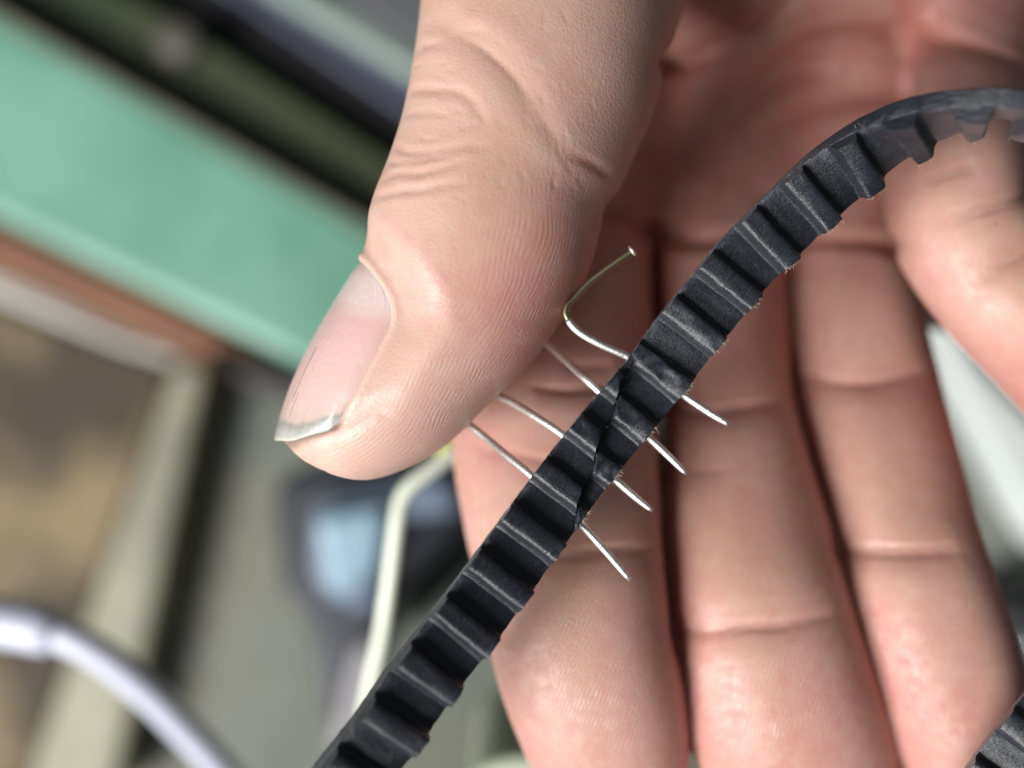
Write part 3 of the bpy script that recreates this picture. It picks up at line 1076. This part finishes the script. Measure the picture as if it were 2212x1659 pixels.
class Run:
    """a stretch of belt: rows (outline x, outline y, z, turn in degrees); the outline is the belt's upper edge in the picture,
    the turn how far the toothed face is rolled away from the viewer"""

    def __init__(self, rows, n=400):
        P = np.array([[x, y] for x, y, *_ in rows], float)
        t2 = np.gradient(P, axis=0)
        S = []
        for (x, y, z, th), t in zip(rows, t2):
            tw = unit(np.array([t[0], -t[1], 0.0]))
            p = np.array([tw[1], -tw[0], 0.0])          # image-plane direction across, toward the lower edge
            c0 = Q(x, y, z)
            th = th - math.degrees(math.atan2(float(p @ c0), DIST - z))     # turn is measured from the line of sight
            a = math.radians(th)
            C = Q(x, y, z) + p * (HALF_W * math.cos(a) + BACK * math.sin(a))
            S.append([*C, th])
        R, self.s = catmull(S, n)
        self.C = R[:, :3]
        self.T = unit(np.gradient(self.C, axis=0))
        th = np.radians(R[:, 3])[:, None]
        flat = self.T * np.array([1, 1, 0])
        flat = unit(flat)
        p = np.stack([flat[:, 1], -flat[:, 0], np.zeros(len(flat))], 1)
        zz = np.array([0, 0, 1.0])[None]
        W = p * np.cos(th) - zz * np.sin(th)
        W = unit(W - self.T * (W * self.T).sum(1, keepdims=True))
        self.W = W
        self.N = np.cross(W, self.T)
        if self.N[len(self.N) // 3] @ (p * np.sin(th) + zz * np.cos(th))[len(self.N) // 3] < 0:
            self.N = -self.N

    def at(self, s, v, n):
        s, v, n = np.broadcast_arrays(np.asarray(s, float), v, n)
        sc_ = np.clip(s, 0, self.s[-1])
        g = lambda A: np.stack([np.interp(sc_, self.s, A[:, j]) for j in range(3)], -1)
        return g(self.C) + g(self.T) * (s - sc_)[..., None] + g(self.W) * v[..., None] + g(self.N) * n[..., None]

    def nearest_s(self, x, y):
        f = (DIST - self.C[:, 2]) / DIST * K
        qx, qy = self.C[:, 0] / f + 1106, 829.5 - self.C[:, 1] / f
        return self.s[np.argmin((qx - x) ** 2 + (qy - y) ** 2)]


def hash_noise(x, y=0.0, seed=0):
    """smooth value noise in [-1, 1]"""
    x, y = np.broadcast_arrays(np.asarray(x, float), np.asarray(y, float))
    def h(i, j):
        v = np.sin(i * 127.1 + j * 311.7 + seed * 74.7) * 43758.5453
        return (v - np.floor(v)) * 2 - 1
    i, j = np.floor(x), np.floor(y)
    fx, fy = x - i, y - j
    fx, fy = fx * fx * (3 - 2 * fx), fy * fy * (3 - 2 * fy)
    return (h(i, j) * (1 - fx) + h(i + 1, j) * fx) * (1 - fy) + (h(i, j + 1) * (1 - fx) + h(i + 1, j + 1) * fx) * fy


def build_belt():
    main = Run([
        (520, 1850, 9, 20), (668, 1660, 9, 20), (764, 1537, 8.6, 19), (862, 1402, 7.4, 15), (962, 1280, 5.8, 9), (1060, 1150, 4.0, 5), (1150, 1032, 2.6, 1),
        (1222, 940, 2.0, 0), (1296, 850, 1.3, 0), (1364, 768, 1.0, 1), (1424, 684, 1.2, 3), (1490, 602, 1.5, 4), (1562, 512, 1.8, 6), (1640, 432, 2.2, 10),
        (1720, 352, 2.8, 17), (1800, 287, 3.6, 29), (1884, 241, 4.8, 46), (1970, 216, 6.5, 58), (2076, 204, 8.5, 68), (2150, 208, 9.5, 75), (2216, 226, 10, 78), (2300, 272, 10, 78), (2400, 350, 9, 78)])
    back = Run([(2505, 1480, 3, -10), (2385, 1560, 3, -10), (2301, 1650, 3, -10), (2225, 1748, 2, -10), (2145, 1870, 0, -10)])

    m, nt, p = new_mat("belt_rubber")
    A = attr(nt, "strip").outputs["Vector"]          # along, across, out of the band (mm)
    ov = obj_mm(nt)
    mp = nd(nt, "ShaderNodeMapping")
    mp.inputs["Scale"].default_value = (1.1, 5.0, 3.0)
    nt.links.new(A, mp.inputs[0])
    fib = noise(nt, mp.outputs[0], 1.0, 5, .65).outputs[0]
    n1 = noise(nt, ov, .35, 4, .6).outputs[0]
    n2 = noise(nt, ov, 4.5, 4, .7).outputs[0]
    c = mix(nt, n1, (.006, .0068, .010), (.012, .0135, .019))
    dust = math_n(nt, 'MULTIPLY', ramp(nt, fib, [(.40, (0, 0, 0)), (.70, (1, 1, 1))]).outputs[0], ramp(nt, n1, [(.35, (.2, .2, .2)), (.65, (1, 1, 1))]).outputs[0])
    c = mix(nt, math_n(nt, 'MULTIPLY', dust, .6), c, (.040, .049, .076))
    fleck = math_n(nt, 'MULTIPLY', ramp(nt, n2, [(.66, (0, 0, 0)), (.74, (1, 1, 1))]).outputs[0], ramp(nt, noise(nt, ov, .5, 3).outputs[0], [(.5, (0, 0, 0)), (.62, (1, 1, 1))]).outputs[0])
    c = mix(nt, math_n(nt, 'MULTIPLY', fleck, .6), c, (.22, .21, .18))
    wr = attr(nt, "wear_glint").outputs["Fac"]
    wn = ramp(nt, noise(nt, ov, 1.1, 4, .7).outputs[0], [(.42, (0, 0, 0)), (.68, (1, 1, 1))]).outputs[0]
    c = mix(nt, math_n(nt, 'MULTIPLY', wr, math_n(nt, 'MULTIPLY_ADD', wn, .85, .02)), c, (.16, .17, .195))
    nt.links.new(c, p.inputs["Base Color"])
    rr = nd(nt, "ShaderNodeMapRange")
    rr.inputs[3].default_value, rr.inputs[4].default_value = .24, .42
    nt.links.new(fib, rr.inputs[0])
    nt.links.new(rr.outputs[0], p.inputs["Roughness"])
    p.inputs["Specular IOR Level"].default_value = .75
    p.inputs["Sheen Weight"].default_value = .07
    p.inputs["Sheen Roughness"].default_value = .4
    p.inputs["Sheen Tint"].default_value = (.8, .9, 1, 1)
    h = math_n(nt, 'ADD', math_n(nt, 'MULTIPLY', fib, .10), math_n(nt, 'MULTIPLY', n2, .05))
    nt.links.new(bump(nt, h, .001, .9), p.inputs["Normal"])

    belt = empty("toothed_belt", main.at(main.nearest_s(1290, 930), 0, -BACK))
    tag(belt, "black toothed rubber belt, cut slantwise and joined with four pins", "belt")

    def finish(o, strip, wear_glint):
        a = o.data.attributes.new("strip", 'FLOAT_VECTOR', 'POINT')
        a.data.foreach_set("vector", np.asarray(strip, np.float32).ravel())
        a = o.data.attributes.new("wear_glint", 'FLOAT', 'POINT')
        a.data.foreach_set("value", np.asarray(wear_glint, np.float32))

    def band(run, s0, s1, v0, v1, seed, out=0.0, label=None):
        """backing strip from s0 to s1 between edges v0(s), v1(s)"""
        ns = max(int((s1 - s0) / .35), 8)
        ss = np.linspace(s0, s1, ns)
        # section: front, right side, back, left side (fraction across, height)
        nv = 9
        fr = [(x, 0.0) for x in np.linspace(0, 1, nv)]
        sec = [(0, -.10), *[(x, n) for x, n in fr if 0.03 < x < .97], (1, -.10), (1, -.75), (1, -BACK + .2), (.96, -BACK), (.5, -BACK), (.04, -BACK), (0, -BACK + .2), (0, -.75)]
        vs, strip, wear_glint = [], [], []
        for i, s in enumerate(ss):
            a, b = v0(s), v1(s)
            for x, n in sec:
                v = a + (b - a) * x
                j = .04 * float(hash_noise(s * 1.7, x * 3, seed)) + .015 * float(hash_noise(s * 5, x * 9, seed + 3))
                if x in (0, 1):
                    v += .045 * float(hash_noise(s * 2.2, n, seed + 9)) * (1 if x else -1)
                vs.append(run.at(s, v, n + out + j * (1 if n > -.2 else .3)))
                strip.append((s + seed * 40, v, n))
                wear_glint.append(.6 if (x == 0 and n == -.10) else .15 if (x in (0, 1) and -1.0 < n < -.5) else 0.0)  # left front edge painted pale for the light it catches; sides: cord line
        k = len(sec)
        fs = []
        for i in range(ns - 1):
            for j in range(k):
                fs.append((i * k + j, (i + 1) * k + j, (i + 1) * k + (j + 1) % k, i * k + (j + 1) % k))
        fs.append(tuple(range(k)))
        fs.append(tuple((ns - 1) * k + j for j in range(k))[::-1])
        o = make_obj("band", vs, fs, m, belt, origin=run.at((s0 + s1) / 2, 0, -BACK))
        finish(o, strip, wear_glint)
        o.data.set_sharp_from_angle(angle=math.radians(40))
        if label:
            tag(o, label)
        return o

    half = [(1.62, -.14), (1.48, .03), (1.32, .16), (1.20, .40), (1.13, .70), (1.07, .98), (.98, 1.17), (.84, 1.29), (.66, 1.35), (.40, 1.375)]
    PROF = [(-x, n) for x, n in half] + [(0, 1.38)] + [(x, n) for x, n in half[::-1]]

    def tooth(run, sc_, v0, v1, seed, out=0.0, wornness=.0, h=1.0):
        if v1(sc_) - v0(sc_) < .35:
            return
        nv = 12
        h *= 1 + .10 * float(hash_noise(seed * 3.7, 1.3, 4))
        wornness += .25 * max(0.0, float(hash_noise(seed * 2.3, 7.1, 9)))
        vs, strip, wear_glint = [], [], []
        for ds, n in PROF:
            a, b = v0(sc_ + ds), v1(sc_ + ds)
            for x in np.linspace(0, 1, nv):
                v = a + (b - a) * x
                ro = .05 * float(hash_noise(ds * 1.2 + seed * 5, x * 3, seed)) + .018 * float(hash_noise(ds * 4 + seed * 5, x * 10, seed))
                if x in (0, 1):
                    v += (.10 * float(hash_noise(ds * 2.5 + 3 * seed, n * 3, seed + 5))) * (1 if x else -1) + (-.05 if x else .05) * (n > 1.3)
                e = float(hash_noise(x * 5 + seed, ds, seed + 2)) * .06
                vs.append(run.at(sc_ + ds + e * (n > .2), v, (n * h if n > 0 else n) + out + ro * (n > .5) * (1 + 2 * wornness)))
                strip.append((sc_ + ds + seed * 17, v, n))
                wear_glint.append((.30 if 1.15 < n < 1.33 else .02 + .28 * wornness * (n > .9)) * (1 + wornness) * (.5 + .5 * float(hash_noise(x * 6, ds * 2, seed))))
        k = len(PROF)
        fs = []
        for i in range(k - 1):
            for j in range(nv - 1):
                a = i * nv + j
                fs.append((a, a + 1, a + nv + 1, a + nv))
        fs.append(tuple(i * nv for i in range(k)))
        fs.append(tuple(i * nv + nv - 1 for i in range(k))[::-1])
        fs.append(tuple(range(nv))[::-1])
        fs.append(tuple((k - 1) * nv + j for j in range(nv)))
        o = make_obj("tooth", vs, fs, m, belt, origin=run.at(sc_, 0, 0))
        finish(o, strip, np.clip(wear_glint, 0, 1))
        o.data.set_sharp_from_angle(angle=math.radians(62))
        return o

    lo_f = lambda s: -HALF_W
    hi_f = lambda s: HALF_W
    sa = main.nearest_s(1212, 1150)       # slanted cut: lower end, on the far edge
    sb = main.nearest_s(1402, 800)        # upper end, on the near edge
    cut = lambda s: HALF_W - (s - sa) / (sb - sa) * 2 * HALF_W * .96 + .22 * math.sin(s * 1.1) + .10 * math.sin(s * 3.7 + 1)
    lowV1 = lambda s: min(HALF_W, max(cut(s) - .13, -HALF_W + .04)) if s > sa else HALF_W
    upV0 = lambda s: max(-HALF_W, min(cut(s) + .13, HALF_W - .04)) if s < sb else -HALF_W
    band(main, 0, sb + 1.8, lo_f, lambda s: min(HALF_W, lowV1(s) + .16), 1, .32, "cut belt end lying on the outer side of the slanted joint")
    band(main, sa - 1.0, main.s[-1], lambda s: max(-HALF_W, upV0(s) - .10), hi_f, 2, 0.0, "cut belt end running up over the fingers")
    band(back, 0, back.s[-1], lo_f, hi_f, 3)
    # teeth: the two cut ends are half a pitch out of step
    s_low = main.nearest_s(1100, 1240) - .9
    s_up = main.nearest_s(1690, 510) - 1.2
    k = 0
    for i in range(-40, 40):
        s = s_low + i * PITCH * .985
        if 1.6 < s < sb + .2:
            k += 1
            tooth(main, s, lo_f, lowV1, 10 + k, .32, .25 if s > sa else 0)
    for i in range(-40, 40):
        s = s_up + i * PITCH
        if sa + .5 < s < main.s[-1] - 1.6:
            k += 1
            tooth(main, s, upV0, hi_f, 10 + k, 0.0, .9 if s < sb + 6 else 0.1, .86 if s < sb + 3 else 1.0)
    for i in range(40):
        s = 2.2 + i * PITCH
        if s < back.s[-1] - 1.6:
            k += 1
            tooth(back, s, lo_f, hi_f, 10 + k)

    # frayed fabric fibres along the edges of the teeth
    vs, fs = [], []

    def hair(p0, d, L, r):
        pts = [p0 + d * L * t + rng.normal(0, L * .10, 3) * t for t in np.linspace(0, 1, 5)]
        v, f = tube(pts, np.linspace(r, r * .4, 5), 4)
        o_ = len(vs)
        vs.extend(v)
        fs.extend([tuple(i + o_ for i in q) for q in f])
    for i in range(-40, 40):
        s = s_up + i * PITCH
        if sa + 2 < s < main.s[-1] - 2:
            for _ in range(16):
                ds = rng.uniform(-1.0, 1.0)
                n = rng.uniform(.9, TOOTH_H)
                b0 = main.at(s + ds, HALF_W - .05, n)
                d = unit(main.at(s + ds, HALF_W + 1, n) - b0 + rng.normal(0, .6, 3))
                hair(b0, d, rng.uniform(.2, .65), .028)
            for _ in range(6):
                ds = rng.uniform(-2.4, 2.4)
                b0 = main.at(s + ds, -HALF_W + .08, rng.uniform(-.9, -.2))
                d = unit(main.at(s + ds + rng.normal(0, 1), -HALF_W - .5, 0) - b0 + rng.normal(0, .4, 3))
                hair(b0, d, rng.uniform(.15, .4), .025)
    for _ in range(26):               # along the slanted cut
        s = rng.uniform(sa, sb)
        v = cut(s)
        b0 = main.at(s, v + rng.normal(0, .12), rng.uniform(.0, 1.2))
        d = unit(main.N[200] * .6 + rng.normal(0, .8, 3))
        hair(b0, d, rng.uniform(.15, .5), .022)
    o = make_obj("frayed_fibres", vs, fs, plain("fibre", lin(196, 186, 160), lin(150, 140, 118), .5, .8), belt)
    tag(o, "pale frayed fibres along the belt edges", kind="stuff")

    # ---- pins
    mm, nt, p = new_mat("pin_steel")
    ov = obj_mm(nt)
    n_ = noise(nt, ov, 1.6, 4, .6).outputs[0]
    c = mix(nt, ramp(nt, n_, [(.45, (0, 0, 0)), (.7, (1, 1, 1))]).outputs[0], (.93, .93, .92), (.74, .72, .68))
    nt.links.new(c, p.inputs["Base Color"])
    p.inputs["Metallic"].default_value = 1.0
    p.inputs["Roughness"].default_value = .46
    nt.links.new(bump(nt, noise(nt, ov, 5, 3).outputs[0], .00006), p.inputs["Normal"])
    brass, nt, p = new_mat("pin_tarnished")
    ov = obj_mm(nt)
    c = mix(nt, noise(nt, ov, 1.2, 4).outputs[0], (.52, .44, .27), (.34, .28, .17))
    nt.links.new(c, p.inputs["Base Color"])
    p.inputs["Metallic"].default_value = 1.0
    p.inputs["Roughness"].default_value = .36

    def pin(name_label, path, head_at, r=.38, hook=None):
        P, _ = catmull([Q(*q) for q in path], 60)
        e = empty("bent_pin", P[30])
        rr = np.full(60, r)
        rr[-9:] = r * np.array([1, .99, .97, .95, .92, .88, .82, .7, .4])
        v, f = tube(P, rr, 14)
        make_obj("shaft", v, f, mm, e, origin=P[30])
        if hook:
            H, _ = catmull([Q(*q) for q in hook], 60)
            v, f = tube(H, r * .98, 14)
            make_obj("tarnished_shank", v, f, brass, e, origin=H[30])
            ends = (H[-1], unit(H[-1] - H[-3]))
        else:
            ends = (P[0], unit(P[0] - P[2]))
        hp, d = ends
        pts = [hp - d * .10, hp - d * .05, hp + d * .08, hp + d * .22, hp + d * .32]
        v, f = tube(pts, [r * .9, .52, .62, .50, .2], 16)
        make_obj("head", v, f, mm, e, origin=hp)
        tag(e, name_label, "pin", "pins through the belt joint")
        return e

    g = 1 / 1.8228
    pin("hooked pin with a bent brassy shank and round head beside the thumb",
        [(1228, 690, .9), (1236, 703, 1.0), (1258, 722, 1.0), (1300, 745, .9), (1358, 771, .5), (1420, 806, -.4), (1474, 851, -.8), (1520, 883, -.4), (1574, 917, .3)], None,
        hook=[(1229, 692, .9), (1222, 676, .8), (1226, 658, .8), (1242, 642, .8), (1272, 610, .9), (1310, 580, 1.1), (1364, 543, 1.4)])
    pin("straight pin second from the hooked pin, dull beside the thumb",
        [(1134, 694, -13.5), (1174, 733, -9.5), (1220, 776, -5), (1258, 812, -1.2), (1296, 847, -.2), (1345, 893, -.9), (1394, 938, -.4), (1440, 981, .4), (1483, 1024, 1.0)], None)
    pin("curved shiny pin third from the hooked pin, bowed beside the thumb",
        [(1016, 812, -10), (1066, 848, -6.0), (1112, 872, -3.5), (1160, 902, -1.0), (1216, 940, .5), (1268, 990, .2), (1321, 1030, .4), (1366, 1068, .7), (1410, 1104, 1.0)], None)
    pin("straight pin farthest from the hooked pin, near the thumb tip",
        [(950, 868, -9), (1002, 908, -5.5), (1050, 946, -3.4), (1100, 988, -.4), (1152, 1031, 1.6), (1200, 1085, 1.6), (1254, 1132, 1.4), (1310, 1192, 1.4), (1362, 1254, 1.4)], None)


build_belt()
